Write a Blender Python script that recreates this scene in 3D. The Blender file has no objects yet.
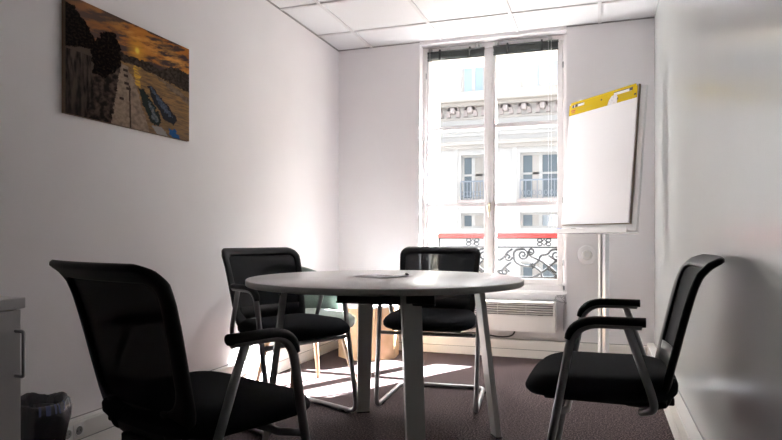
import bpy, bmesh, math, random
from mathutils import Vector, Matrix
from mathutils.geometry import intersect_point_line
random.seed(7)
S = bpy.context.scene
COL = S.collection
PI = math.pi

# ------------------------------------------------------------------ materials
def mat(name, color, rough=0.5, metal=0.0, spec=0.5, noise=None, bump=None, coat=0.0):
    m = bpy.data.materials.new(name); m.use_nodes = True
    nt = m.node_tree; b = nt.nodes['Principled BSDF']
    b.inputs['Base Color'].default_value = (*color, 1)
    b.inputs['Roughness'].default_value = rough
    b.inputs['Metallic'].default_value = metal
    b.inputs['Specular IOR Level'].default_value = spec
    b.inputs['Coat Weight'].default_value = coat
    tc = nt.nodes.new('ShaderNodeTexCoord')
    if noise:                                     # (scale, second colour, contrast lo, hi)
        sc, c2, lo, hi = noise
        n = nt.nodes.new('ShaderNodeTexNoise'); n.inputs['Scale'].default_value = sc
        n.inputs['Detail'].default_value = 4
        r = nt.nodes.new('ShaderNodeValToRGB')
        r.color_ramp.elements[0].position = lo; r.color_ramp.elements[1].position = hi
        r.color_ramp.elements[0].color = (*color, 1); r.color_ramp.elements[1].color = (*c2, 1)
        nt.links.new(tc.outputs['Object'], n.inputs['Vector'])
        nt.links.new(n.outputs['Fac'], r.inputs['Fac'])
        nt.links.new(r.outputs['Color'], b.inputs['Base Color'])
    if bump:                                      # (scale, strength)
        n2 = nt.nodes.new('ShaderNodeTexNoise'); n2.inputs['Scale'].default_value = bump[0]
        n2.inputs['Detail'].default_value = 3
        bp = nt.nodes.new('ShaderNodeBump'); bp.inputs['Strength'].default_value = bump[1]
        bp.inputs['Distance'].default_value = 0.003
        nt.links.new(tc.outputs['Object'], n2.inputs['Vector'])
        nt.links.new(n2.outputs['Fac'], bp.inputs['Height'])
        nt.links.new(bp.outputs['Normal'], b.inputs['Normal'])
    return m

M = {}
M['wall'] = mat('wall_paint', (0.80, 0.772, 0.79), 0.75, bump=(220, 0.25), noise=(3, (0.78, 0.752, 0.77), 0.35, 0.7))
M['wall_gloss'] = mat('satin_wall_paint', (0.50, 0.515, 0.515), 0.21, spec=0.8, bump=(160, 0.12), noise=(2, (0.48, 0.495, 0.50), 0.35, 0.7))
M['dark_wall'] = mat('light_absorbing_wall', (0.06, 0.06, 0.065), 0.6)  # unseen wall's colour, made dark to soak up bounced light
M['ceiling'] = mat('ceiling_tile', (0.70, 0.70, 0.715), 0.9, bump=(400, 0.3), noise=(260, (0.65, 0.65, 0.665), 0.45, 0.75))
M['tbar'] = mat('ceiling_grid_paint', (0.60, 0.59, 0.60), 0.5)
M['gap'] = mat('painted_gap_shade', (0.30, 0.29, 0.29), 0.8)  # grey that paints the shade in the gap at the ceiling edge
M['trunk'] = mat('trunking_plastic', (0.82, 0.79, 0.76), 0.42)
M['line'] = mat('trunking_seam', (0.28, 0.27, 0.27), 0.6)
M['frame'] = mat('window_paint', (0.86, 0.84, 0.845), 0.38)
M['black_fabric'] = mat('black_fabric', (0.007, 0.008, 0.011), 0.95, spec=0.12, bump=(900, 0.5), noise=(500, (0.013, 0.014, 0.020), 0.4, 0.7))
M['black_plastic'] = mat('black_plastic', (0.007, 0.0075, 0.009), 0.50, spec=0.22)
M['tube'] = mat('grey_lacquered_steel', (0.30, 0.30, 0.305), 0.32, metal=0.55)
M['tabletop'] = mat('white_laminate', (0.86, 0.84, 0.84), 0.25, spec=0.8)
M['table_edge'] = mat('grey_edge_banding', (0.46, 0.46, 0.44), 0.45)
M['table_leg'] = mat('light_grey_steel', (0.50, 0.50, 0.485), 0.38, metal=0.25)
M['dark_steel'] = mat('dark_steel', (0.035, 0.035, 0.038), 0.45, metal=0.4)
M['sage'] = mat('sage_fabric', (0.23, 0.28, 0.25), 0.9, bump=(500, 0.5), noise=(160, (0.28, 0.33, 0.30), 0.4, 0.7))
M['sage_sunlit'] = mat('sunlit_sage_fabric', (0.42, 0.48, 0.44), 0.9, bump=(500, 0.5), noise=(160, (0.46, 0.52, 0.48), 0.4, 0.7))  # seat's sage cloth with the sunlight put into its colour
M['beech'] = mat('beech_wood', (0.62, 0.43, 0.27), 0.45, noise=(18, (0.55, 0.36, 0.21), 0.3, 0.7))
M['chart_white'] = mat('white_board_enamel', (0.80, 0.80, 0.81), 0.22)
M['paper'] = mat('pad_paper', (0.84, 0.83, 0.87), 0.85, bump=(9, 0.25))
M['yellow'] = mat('yellow_card', (0.56, 0.39, 0.002), 0.7, spec=0.1)
M['card'] = mat('grey_brown_card', (0.20, 0.15, 0.11), 0.8)
M['torn'] = mat('torn_paper', (0.72, 0.70, 0.72), 0.9, noise=(90, (0.45, 0.44, 0.48), 0.5, 0.75))
M['ink'] = mat('black_ink', (0.02, 0.02, 0.02), 0.6)
M['ink_grey'] = mat('faded_ink', (0.42, 0.34, 0.05), 0.7)
M['ink_red'] = mat('red_ink', (0.45, 0.10, 0.04), 0.6)
M['blue'] = mat('blue_plastic', (0.02, 0.08, 0.50), 0.4)
M['pole'] = mat('satin_aluminium', (0.62, 0.63, 0.65), 0.32, metal=0.7)
M['white_plastic'] = mat('white_plastic', (0.80, 0.78, 0.78), 0.4)
M['radiator'] = mat('radiator_enamel', (0.84, 0.81, 0.80), 0.38)
M['slot'] = mat('radiator_dark_inside', (0.12, 0.12, 0.115), 0.7)
M['cabinet'] = mat('grey_laminate', (0.48, 0.46, 0.47), 0.5)
M['cabinet_top'] = mat('grey_top_laminate', (0.52, 0.50, 0.51), 0.45)
M['handle'] = mat('dull_nickel', (0.40, 0.40, 0.41), 0.40, metal=0.6)
M['bag'] = mat('black_bin_liner', (0.020, 0.021, 0.030), 0.20, spec=0.9, bump=(45, 1.0))
M['bag_glint'] = mat('blue_bag_glint', (0.05, 0.07, 0.17), 0.35, bump=(40, 0.8))  # bluish highlight on the bag, painted as a colour
M['brass'] = mat('brass', (0.55, 0.48, 0.36), 0.35, metal=0.8)
M['blind'] = mat('charcoal_blind_slats', (0.045, 0.052, 0.05), 0.45)
M['iron'] = mat('wrought_iron', (0.02, 0.02, 0.022), 0.8, spec=0.15)
M['grey_iron'] = mat('grey_painted_iron', (0.22, 0.23, 0.25), 0.6)
M['red_rail'] = mat('red_painted_handrail', (0.20, 0.018, 0.018), 0.75, spec=0.2)
M['limestone'] = mat('pale_limestone', (0.42, 0.36, 0.31), 0.9, noise=(1.3, (0.38, 0.325, 0.275), 0.35, 0.7))
M['limestone_dark'] = mat('weathered_limestone', (0.38, 0.30, 0.265), 0.9, noise=(3, (0.43, 0.355, 0.32), 0.35, 0.7))
M['limestone_white'] = mat('white_limestone', (0.455, 0.41, 0.37), 0.9)
M['slate'] = mat('grey_slate', (0.42, 0.44, 0.46), 0.8, noise=(8, (0.55, 0.56, 0.58), 0.35, 0.7))
M['street_glass'] = mat('dark_window_glass', (0.13, 0.145, 0.15), 0.12)
M['sky_glass'] = mat('painted_sky_glass', (0.36, 0.44, 0.60), 0.15)  # sky reflection painted into the pane's colour
M['street'] = mat('street_paving', (0.40, 0.39, 0.37), 0.9, noise=(2, (0.32, 0.31, 0.30), 0.35, 0.7))
M['own_render'] = mat('exterior_stone', (0.24, 0.22, 0.20), 0.9, noise=(2, (0.20, 0.18, 0.165), 0.35, 0.7))
M['reveal'] = mat('cream_reveal_paint', (0.74, 0.69, 0.60), 0.8)
M['canvas_edge'] = mat('canvas_edge', (0.16, 0.10, 0.06), 0.8)

def carpet_material():
    m = mat('speckled_carpet', (0.06, 0.045, 0.05), 1.0, spec=0.1, bump=(260, 1.0))
    nt = m.node_tree; b = nt.nodes['Principled BSDF']
    tc = nt.nodes.new('ShaderNodeTexCoord')
    n = nt.nodes.new('ShaderNodeTexNoise'); n.inputs['Scale'].default_value = 125; n.inputs['Detail'].default_value = 5
    n.inputs['Roughness'].default_value = 0.8
    r = nt.nodes.new('ShaderNodeValToRGB'); e = r.color_ramp.elements
    e[0].position = 0.40; e[0].color = (0.016, 0.010, 0.010, 1)
    e[1].position = 0.62; e[1].color = (0.22, 0.16, 0.16, 1)
    k = r.color_ramp.elements.new(0.5); k.color = (0.040, 0.028, 0.030, 1)
    nt.links.new(tc.outputs['Object'], n.inputs['Vector'])
    nt.links.new(n.outputs['Fac'], r.inputs['Fac']); nt.links.new(r.outputs['Color'], b.inputs['Base Color'])
    return m
M['carpet'] = carpet_material()

def glass_material():
    m = bpy.data.materials.new('clear_window_glass'); m.use_nodes = True
    nt = m.node_tree; nt.nodes.clear()
    o = nt.nodes.new('ShaderNodeOutputMaterial'); mx = nt.nodes.new('ShaderNodeMixShader')
    t = nt.nodes.new('ShaderNodeBsdfTransparent'); g = nt.nodes.new('ShaderNodeBsdfGlossy')
    lw = nt.nodes.new('ShaderNodeLayerWeight'); lw.inputs['Blend'].default_value = 0.5
    pw = nt.nodes.new('ShaderNodeMath'); pw.operation = 'POWER'; pw.inputs[1].default_value = 5.0
    f = nt.nodes.new('ShaderNodeMath'); f.operation = 'MULTIPLY_ADD'; f.inputs[1].default_value = 0.8; f.inputs[2].default_value = 0.03
    nt.links.new(lw.outputs['Facing'], pw.inputs[0]); nt.links.new(pw.outputs[0], f.inputs[0])
    g.inputs['Roughness'].default_value = 0.02; t.inputs['Color'].default_value = (0.97, 0.985, 0.98, 1)
    nt.links.new(f.outputs[0], mx.inputs[0]); nt.links.new(t.outputs[0], mx.inputs[1])
    nt.links.new(g.outputs[0], mx.inputs[2]); nt.links.new(mx.outputs[0], o.inputs[0])
    return m
M['glass'] = glass_material()

def mesh_fabric_material():
    m = bpy.data.materials.new('black_open_mesh'); m.use_nodes = True
    nt = m.node_tree; nt.nodes.clear()
    o = nt.nodes.new('ShaderNodeOutputMaterial'); mx = nt.nodes.new('ShaderNodeMixShader')
    t = nt.nodes.new('ShaderNodeBsdfTransparent'); p = nt.nodes.new('ShaderNodeBsdfPrincipled')
    p.inputs['Base Color'].default_value = (0.009, 0.010, 0.014, 1); p.inputs['Roughness'].default_value = 0.85; p.inputs['Specular IOR Level'].default_value = 0.2
    mx.inputs[0].default_value = 0.988
    nt.links.new(t.outputs[0], mx.inputs[1]); nt.links.new(p.outputs[0], mx.inputs[2])
    nt.links.new(mx.outputs[0], o.inputs[0])
    return m
M['mesh'] = mesh_fabric_material()

# ------------------------------------------------------------------ mesh helpers
def box(bm, x0, x1, y0, y1, z0, z1, mi=0, bevel=0.0):
    vs = [bm.verts.new((x, y, z)) for x in (x0, x1) for y in (y0, y1) for z in (z0, z1)]
    fs = [bm.faces.new([vs[i] for i in f]) for f in
          ((0, 1, 3, 2), (4, 6, 7, 5), (0, 4, 5, 1), (2, 3, 7, 6), (0, 2, 6, 4), (1, 5, 7, 3))]
    for f in fs: f.material_index = mi
    if bevel > 0:
        es = {e for f in fs for e in f.edges}
        r = bmesh.ops.bevel(bm, geom=list(es), offset=bevel, segments=2, affect='EDGES', profile=0.5)
        for f in r['faces']: f.material_index = mi
    return vs

def fillet(pts, radii, n=7):
    out = [Vector(pts[0])]
    for i in range(1, len(pts) - 1):
        p, a, b = Vector(pts[i]), Vector(pts[i-1]), Vector(pts[i+1])
        r = radii[i] if isinstance(radii, (list, tuple)) else radii
        da, db = (a - p), (b - p)
        la, lb = min(r, da.length * 0.49), min(r, db.length * 0.49)
        if r <= 0: out.append(p); continue
        A, B = p + da.normalized() * la, p + db.normalized() * lb
        for k in range(n + 1):
            t = k / n
            out.append(A * (1-t)**2 + p * 2*t*(1-t) + B * t*t)
    out.append(Vector(pts[-1]))
    return out

def tube(bm, path, r, seg=12, mi=0, flat=None, closed=False, caps=True):
    """sweep a circle (or an ellipse: flat=(side scale, up scale)) along a path"""
    path = [Vector(p) for p in path]; n = len(path)
    rings = []; up = None
    for i, p in enumerate(path):
        if closed: t = path[(i+1) % n] - path[(i-1) % n]
        else: t = path[min(i+1, n-1)] - path[max(i-1, 0)]
        t.normalize()
        if up is None:
            up = Vector((0, 0, 1)) if abs(t.z) < 0.9 else Vector((1, 0, 0))
        up = (up - t * up.dot(t)).normalized(); side = t.cross(up)
        rr = r[i] if isinstance(r, (list, tuple)) else r
        fs, fu = flat if flat else (1, 1)
        rings.append([bm.verts.new(p + side * math.cos(a) * rr * fs + up * math.sin(a) * rr * fu)
                      for a in (2*PI*k/seg for k in range(seg))])
    for i in range(n if closed else n - 1):
        A, B = rings[i], rings[(i+1) % n]
        for k in range(seg):
            f = bm.faces.new((A[k], A[(k+1) % seg], B[(k+1) % seg], B[k])); f.smooth = True; f.material_index = mi
    if not closed and caps:
        f = bm.faces.new(rings[0]); f.material_index = mi
        f = bm.faces.new(rings[-1][::-1]); f.material_index = mi

def lathe(bm, prof, seg=40, mi=0, centre=(0, 0), smooth=True, cap=True):
    rings = []
    for r, z in prof:
        rings.append([bm.verts.new((centre[0] + r*math.cos(2*PI*k/seg), centre[1] + r*math.sin(2*PI*k/seg), z)) for k in range(seg)])
    for A, B in zip(rings, rings[1:]):
        for k in range(seg):
            f = bm.faces.new((A[k], A[(k+1) % seg], B[(k+1) % seg], B[k])); f.smooth = smooth; f.material_index = mi
    if cap:
        bm.faces.new(rings[0][::-1]).material_index = mi; bm.faces.new(rings[-1]).material_index = mi
    return rings

def prism(bm, poly, z0, z1, mi=0):
    a = [bm.verts.new((x, y, z0)) for x, y in poly]; b = [bm.verts.new((x, y, z1)) for x, y in poly]
    n = len(poly)
    bm.faces.new(a[::-1]).material_index = mi; bm.faces.new(b).material_index = mi
    for i in range(n):
        bm.faces.new((a[i], a[(i+1) % n], b[(i+1) % n], b[i])).material_index = mi

def obj(name, bm, mats, parent=None, loc=None, rotz=0, fix=True):
    me = bpy.data.meshes.new(name)
    if fix: bmesh.ops.recalc_face_normals(bm, faces=bm.faces[:])
    bm.to_mesh(me); bm.free()
    for m in (mats if isinstance(mats, (list, tuple)) else [mats]): me.materials.append(m)
    o = bpy.data.objects.new(name, me); COL.objects.link(o)
    if parent: o.parent = parent
    if loc is not None: o.location = loc
    if rotz: o.rotation_euler.z = rotz
    return o

def tag(o, label, cat, group=None, kind=None):
    o['label'] = label; o['category'] = cat
    if group: o['group'] = group
    if kind: o['kind'] = kind
    return o

def thing(name, label, cat, loc=(0, 0, 0), rotz=0, group=None):
    o = bpy.data.objects.new(name, None); COL.objects.link(o)
    o.empty_display_size = 0.1
    o.location = loc; o.rotation_euler.z = rotz
    return tag(o, label, cat, group)

def struct(name, bm, m, parent=None):
    o = obj(name, bm, m, parent)
    if not parent: o['kind'] = 'structure'
    return o
B = bmesh.new

# ------------------------------------------------------------------ measures of the room
XL, XR = -2.10, 0.37          # side walls
YB, YF = 4.79, -0.75           # window wall, wall behind the camera
H = 2.495
WX0, WX1 = -1.385, -0.238     # window recess
YO = 5.32                     # outer face of the window wall

# ------------------------------------------------------------------ setting
b = B(); box(b, XL-0.2, XR+0.2, YF-0.2, YB+0.12, -0.12, 0); struct('floor', b, M['carpet'])
b = B(); box(b, XL-0.2, XR+0.2, YF-0.2, YO, H+0.008, H+0.25); struct('ceiling', b, M['ceiling'])
b = B(); box(b, XL-0.2, XL, YF-0.2, YB, 0, H+0.008); struct('wall_left', b, M['wall'])
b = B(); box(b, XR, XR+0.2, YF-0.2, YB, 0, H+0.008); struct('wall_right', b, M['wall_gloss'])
b = B(); box(b, XL, XR, YF-0.2, YF, 0, H+0.008); struct('wall_front', b, M['dark_wall'])  # unseen, set close behind the camera to dim the near end
b = B()
box(b, XL-0.2, WX0, YB, YO, 0, H+0.008)
box(b, WX1, XR+0.2, YB, YO, 0, H+0.008)
box(b, WX0, WX1, YB, YO, 2.475, H+0.008)
box(b, WX0, WX1, 4.885, YO, 0, 0.50)
# outer stone reveals, narrower than the inner ones
box(b, WX0, -1.350, 4.985, YO, 0.50, 2.475, 2)
box(b, -0.290, WX1, 4.985, YO, 0.50, 2.475, 2)
box(b, -1.350, -0.290, 4.985, YO, 2.40, 2.475, 2)
box(b, -1.350, -0.290, 4.985, YO+0.04, 0.50, 0.555, 2)
box(b, XL-0.2, XR+0.2, YB+0.13, YO, -0.3, 0, 1)
struct('wall_back', b, [M['wall'], M['own_render'], M['reveal']])

# ceiling grid: T bars on a 600 mm module
b = B()
for x in (-1.802, -1.202, -0.602, -0.002):
    box(b, x-0.012, x+0.012, YF, YB, H-0.001, H+0.008)
y = 4.387
while y > YF:
    box(b, XL, XR, y-0.012, y+0.012, H-0.0015, H+0.008); y -= 0.6
struct('trim_1', b, M['tbar'])
b = B()  # dark strips standing in for the shaded gap along the walls
box(b, XL, XL+0.005, YF, YB, H-0.005, H+0.006); box(b, XL, WX0, YB-0.004, YB, H-0.003, H+0.006)
box(b, WX1, XR, YB-0.004, YB, H-0.003, H+0.006)
struct('shade_trim', b, M['gap'])

# cable trunking skirting along the walls
def skirting(name, run, h, axis, wall, side, stops):
    b = B()
    d = 0.05
    a0, a1 = stops
    def bx(off0, off1, z0, z1, mi):
        p, q = sorted((wall + side*off0, wall + side*off1))
        if axis == 'y': box(b, p, q, a0, a1, z0, z1, mi)
        else: box(b, a0, a1, p, q, z0, z1, mi)
    bx(0, d, 0, h*0.46, 0); bx(0, d-0.004, h*0.46, h*0.50, 1); bx(0, d, h*0.50, h-0.006, 0); bx(0, d-0.006, h-0.006, h, 0)
    bx(0, 0.004, h, h+0.004, 1)
    return struct(name, b, [M['trunk'], M['line']])
skirting('baseboard_left', 0, 0.155, 'y', XL, 1, (YF, YB))
skirting('baseboard_right', 0, 0.155, 'y', XR, -1, (YF, YB))
skirting('baseboard_back', 0, 0.13, 'x', YB, -1, (XL+0.05, XR-0.05))

# ------------------------------------------------------------------ window
def window():
    root = bpy.data.objects.new('window_1', None); COL.objects.link(root)
    root.location = (0, 0, 0); root['kind'] = 'structure'
    y0, y1 = 4.885, 4.985
    zb, zt = 0.50, 2.475
    b = B()
    box(b, WX0, WX0+0.030, y0, y1, zb, zt, bevel=0.003); box(b, WX1-0.030, WX1, y0, y1, zb, zt, bevel=0.003)
    box(b, WX0+0.030, WX1-0.030, y0, y1, zt-0.045, zt, bevel=0.003)
    box(b, WX0+0.030, WX1-0.030, y0, y1, zb, zb+0.045, bevel=0.003)
    obj('window_frame', b, M['frame'], root)
    b = B(); box(b, WX0+0.002, WX1-0.002, 4.855, y0-0.0005, 0.478, 0.502, bevel=0.004); obj('window_sill', b, M['frame'], root)
    mid = -0.835
    def sash(x0, x1, gl0, gl1, name):
        b = B(); ya, yb = y0+0.012, y1-0.03
        box(b, x0, gl0, ya, yb, 0.548, 2.428, bevel=0.004); box(b, gl1, x1, ya, yb, 0.548, 2.428, bevel=0.004)
        box(b, gl0, gl1, ya, yb, 0.548, 0.590); box(b, gl0, gl1, ya, yb, 2.385, 2.428)
        for z in (1.176, 1.805): box(b, gl0, gl1, ya+0.004, yb-0.004, z-0.014, z+0.014)
        s = obj('sash', b, M['frame'], root)
        b = B(); box(b, gl0-0.002, gl1+0.002, 4.925, 4.929, 0.588, 2.387); obj('glass', b, M['glass'], s)
        return s
    sa = sash(WX0+0.032, mid-0.001, -1.338, mid-0.045, 'left')
    sb = sash(mid+0.001, WX1-0.032, mid+0.048, -0.312, 'right')
    # cover strip down the middle with the handle
    b = B(); box(b, mid-0.018, mid+0.024, y0+0.002, y0+0.012, 0.55, 2.42, bevel=0.003); obj('cover_strip', b, M['frame'], root)
    b = B()
    tube(b, [(mid, y0-0.004, 1.12), (mid, y0-0.004, 1.19)], 0.009, 10)
    tube(b, [(mid, y0, 1.165), (mid, y0-0.035, 1.165)], 0.006, 10)
    tube(b, fillet([(mid, y0-0.035, 1.175), (mid, y0-0.040, 1.12), (mid+0.004, y0-0.030, 1.08)], 0.03), [0.0065]*10, 10)
    obj('window_handle', b, M['brass'], root)
    for x in (WX0+0.031, WX1-0.031):
        for z in (0.72, 1.2, 2.24):
            b = B(); tube(b, [(x, y0-0.005, z-0.022), (x, y0-0.005, z+0.022)], 0.006, 10); obj('hinge', b, M['handle'], root)
window()

# raised venetian blinds, one per sash
def blind(x0, x1, label, cord_x, cord_len):
    zt, y = 2.424, 4.862
    t = thing('venetian_blind', label, 'blind', ((x0+x1)/2, y, zt), group='raised venetian blinds on the window')
    hw = (x1-x0)/2
    b = B(); box(b, -hw, hw, -0.012, 0.016, -0.012, 0.004, bevel=0.002); obj('head_rail', b, M['blind'], t)
    b = B()
    for k in range(7):
        z = -0.017 - k*0.0058
        box(b, -hw+0.004+random.uniform(-.002, .002), hw-0.004, -0.0125+random.uniform(-.001, .001), 0.0125, z-0.0018, z+0.0018)
    obj('slat_stack', b, M['blind'], t)
    b = B(); box(b, -hw+0.002, hw-0.002, -0.013, 0.013, -0.069, -0.060, bevel=0.002); obj('bottom_rail', b, M['blind'], t)
    for x in (-hw*0.55, hw*0.5):
        b = B(); box(b, x-0.008, x+0.008, -0.017, -0.0128, -0.071, 0.006); box(b, x-0.006, x+0.006, -0.017, 0.016, 0.0045, 0.016); obj('bracket', b, M['dark_steel'], t)
    for dx in (0, 0.022):
        b = B(); tube(b, [(cord_x-(x0+x1)/2+dx, -0.020, 0.0), (cord_x-(x0+x1)/2+dx, -0.020, -cord_len)], 0.0012, 6)
        obj('cord', b, M['white_plastic'], t)
    b = B(); tube(b, [(-hw*0.9, -0.012, 0.030), (hw*0.2, -0.012, 0.034), (hw*0.75, -0.012, 0.026)], 0.0028, 6)
    for x in (-hw*0.9, hw*0.75): box(b, x-0.012, x+0.012, -0.016, 0.020, 0.0045, 0.034)
    obj('control_rod', b, M['handle'], t)
blind(-1.338, -0.868, 'charcoal venetian blind fully raised at the top of the left window sash', -1.335, 0.24)
blind(-0.800, -0.300, 'charcoal venetian blind fully raised at the top of the right window sash', -0.375, 1.45)

# ------------------------------------------------------------------ outside: guard rail
def spiral(cx, cz, r, start, turns, direction=1, n=22):
    return [(cx + r*(1-0.8*k/n)*math.cos(start+direction*2*PI*turns*k/n), 0, cz + r*(1-0.8*k/n)*math.sin(start+direction*2*PI*turns*k/n)) for k in range(n+1)]

def guard_rail():
    Y = 5.27
    t = thing('balcony_railing', 'black wrought iron window guard with scrolls under a red handrail, outside the window', 'railing', (-0.82, Y, 0.555))
    ox, oz = -0.82, 0.555
    b = B(); box(b, -1.349-ox, -0.291-ox, -0.028, 0.028, 0.912-oz, 0.955-oz, bevel=0.008); obj('handrail', b, M['red_rail'], t)
    b = B(); box(b, -1.349-ox, -0.291-ox, -0.009, 0.009, 0.903-oz, 0.912-oz)
    box(b, -1.349-ox, -0.291-ox, -0.009, 0.009, 0.826-oz, 0.838-oz); obj('upper_rail', b, M['iron'], t)
    b = B(); box(b, -1.349-ox, -0.291-ox, -0.009, 0.009, 0.575-oz, 0.587-oz); obj('lower_rail', b, M['iron'], t)
    for x in (-1.342, -0.298):
        b = B(); box(b, x-ox-0.006, x-ox+0.006, -0.008, 0.008, 0.0, 0.903-oz); obj('post', b, M['iron'], t)
    kx, kz = 0.0090, 0.00845
    for base in (-0.442, -1.045):
        b = B()
        def P(dx, py): return (base - ox + dx*kx, 0, 0.918 - (py-237)*kz - oz)
        def crv(pts, r=0.0095, f=0.03): tube(b, fillet([P(*q) for q in pts], f, 5), r, 7)
        def spi(dx, py, rad, st, tr, d=1): 
            c = P(dx, py); tube(b, spiral(c[0], c[2], rad*kz, st, tr, d), 0.0085, 7)
        # small rosette between the upper rails
        for q in ((-4, 240.2), (4, 240.2), (-4, 244), (4, 244)):
            c = P(*q); tube(b, [(c[0]+0.019*math.cos(a), 0, c[2]+0.013*math.sin(a)) for a in (2*PI*i/12 for i in range(12))], 0.0055, 6, closed=True)
        crv([(-2.2, 242), (0, 239), (2.2, 242), (0, 245.5), (-2.2, 242)], 0.004, 0.004)
        spi(-19.4, 254.5, 5.5, PI/2, 1.6, -1); crv([(-19.4, 249), (-28, 250), (-28, 261), (-20, 266), (-11, 266)], f=0.06)
        spi(-12, 251, 3.8, PI, 1.4, 1); crv([(-15.5, 251), (-13, 256), (-3, 260), (11, 272)], f=0.05)
        crv([(-10, 265), (-5, 261), (-3, 254.5), (3, 254.5), (6, 249.6), (12, 249)], f=0.025)
        spi(11, 255, 5.6, PI/2, 1.6, -1); crv([(16, 253), (20, 259), (26, 260)], f=0.03)
        crv([(11, 260), (20, 268), (12, 275.5), (3, 268), (11, 260)], f=0.006)
        crv([(20, 268), (28, 275), (34, 279)], f=0.02); crv([(12, 275.5), (4, 281)], f=0.01); crv([(11, 260), (4, 255)], f=0.01)
        crv([(3, 268), (-6, 275), (-14, 278.5)], f=0.03); crv([(-8, 267), (-3, 271), (-2, 277), (5, 278.5)], f=0.02)
        spi(12, 277, 3.2, PI/2, 1.3, 1); spi(18, 277, 3.0, PI/2, 1.3, -1)
        crv([(20, 268), (27, 272), (32, 266), (37, 262)], f=0.03); crv([(26, 260), (31, 257), (33, 252), (38, 249)], f=0.03)
        spi(-33, 257, 4.0, 0, 1.3, -1); spi(-36, 272, 4.0, 0, 1.3, 1)
        for a in range(8):
            c = P(-10.5, 265.5); tube(b, [c, (c[0]+0.026*math.cos(a*PI/4), -0.004, c[2]+0.026*math.sin(a*PI/4))], [0.004, 0.008], 6)
        obj('scrollwork', b, M['iron'], t)
guard_rail()

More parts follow.
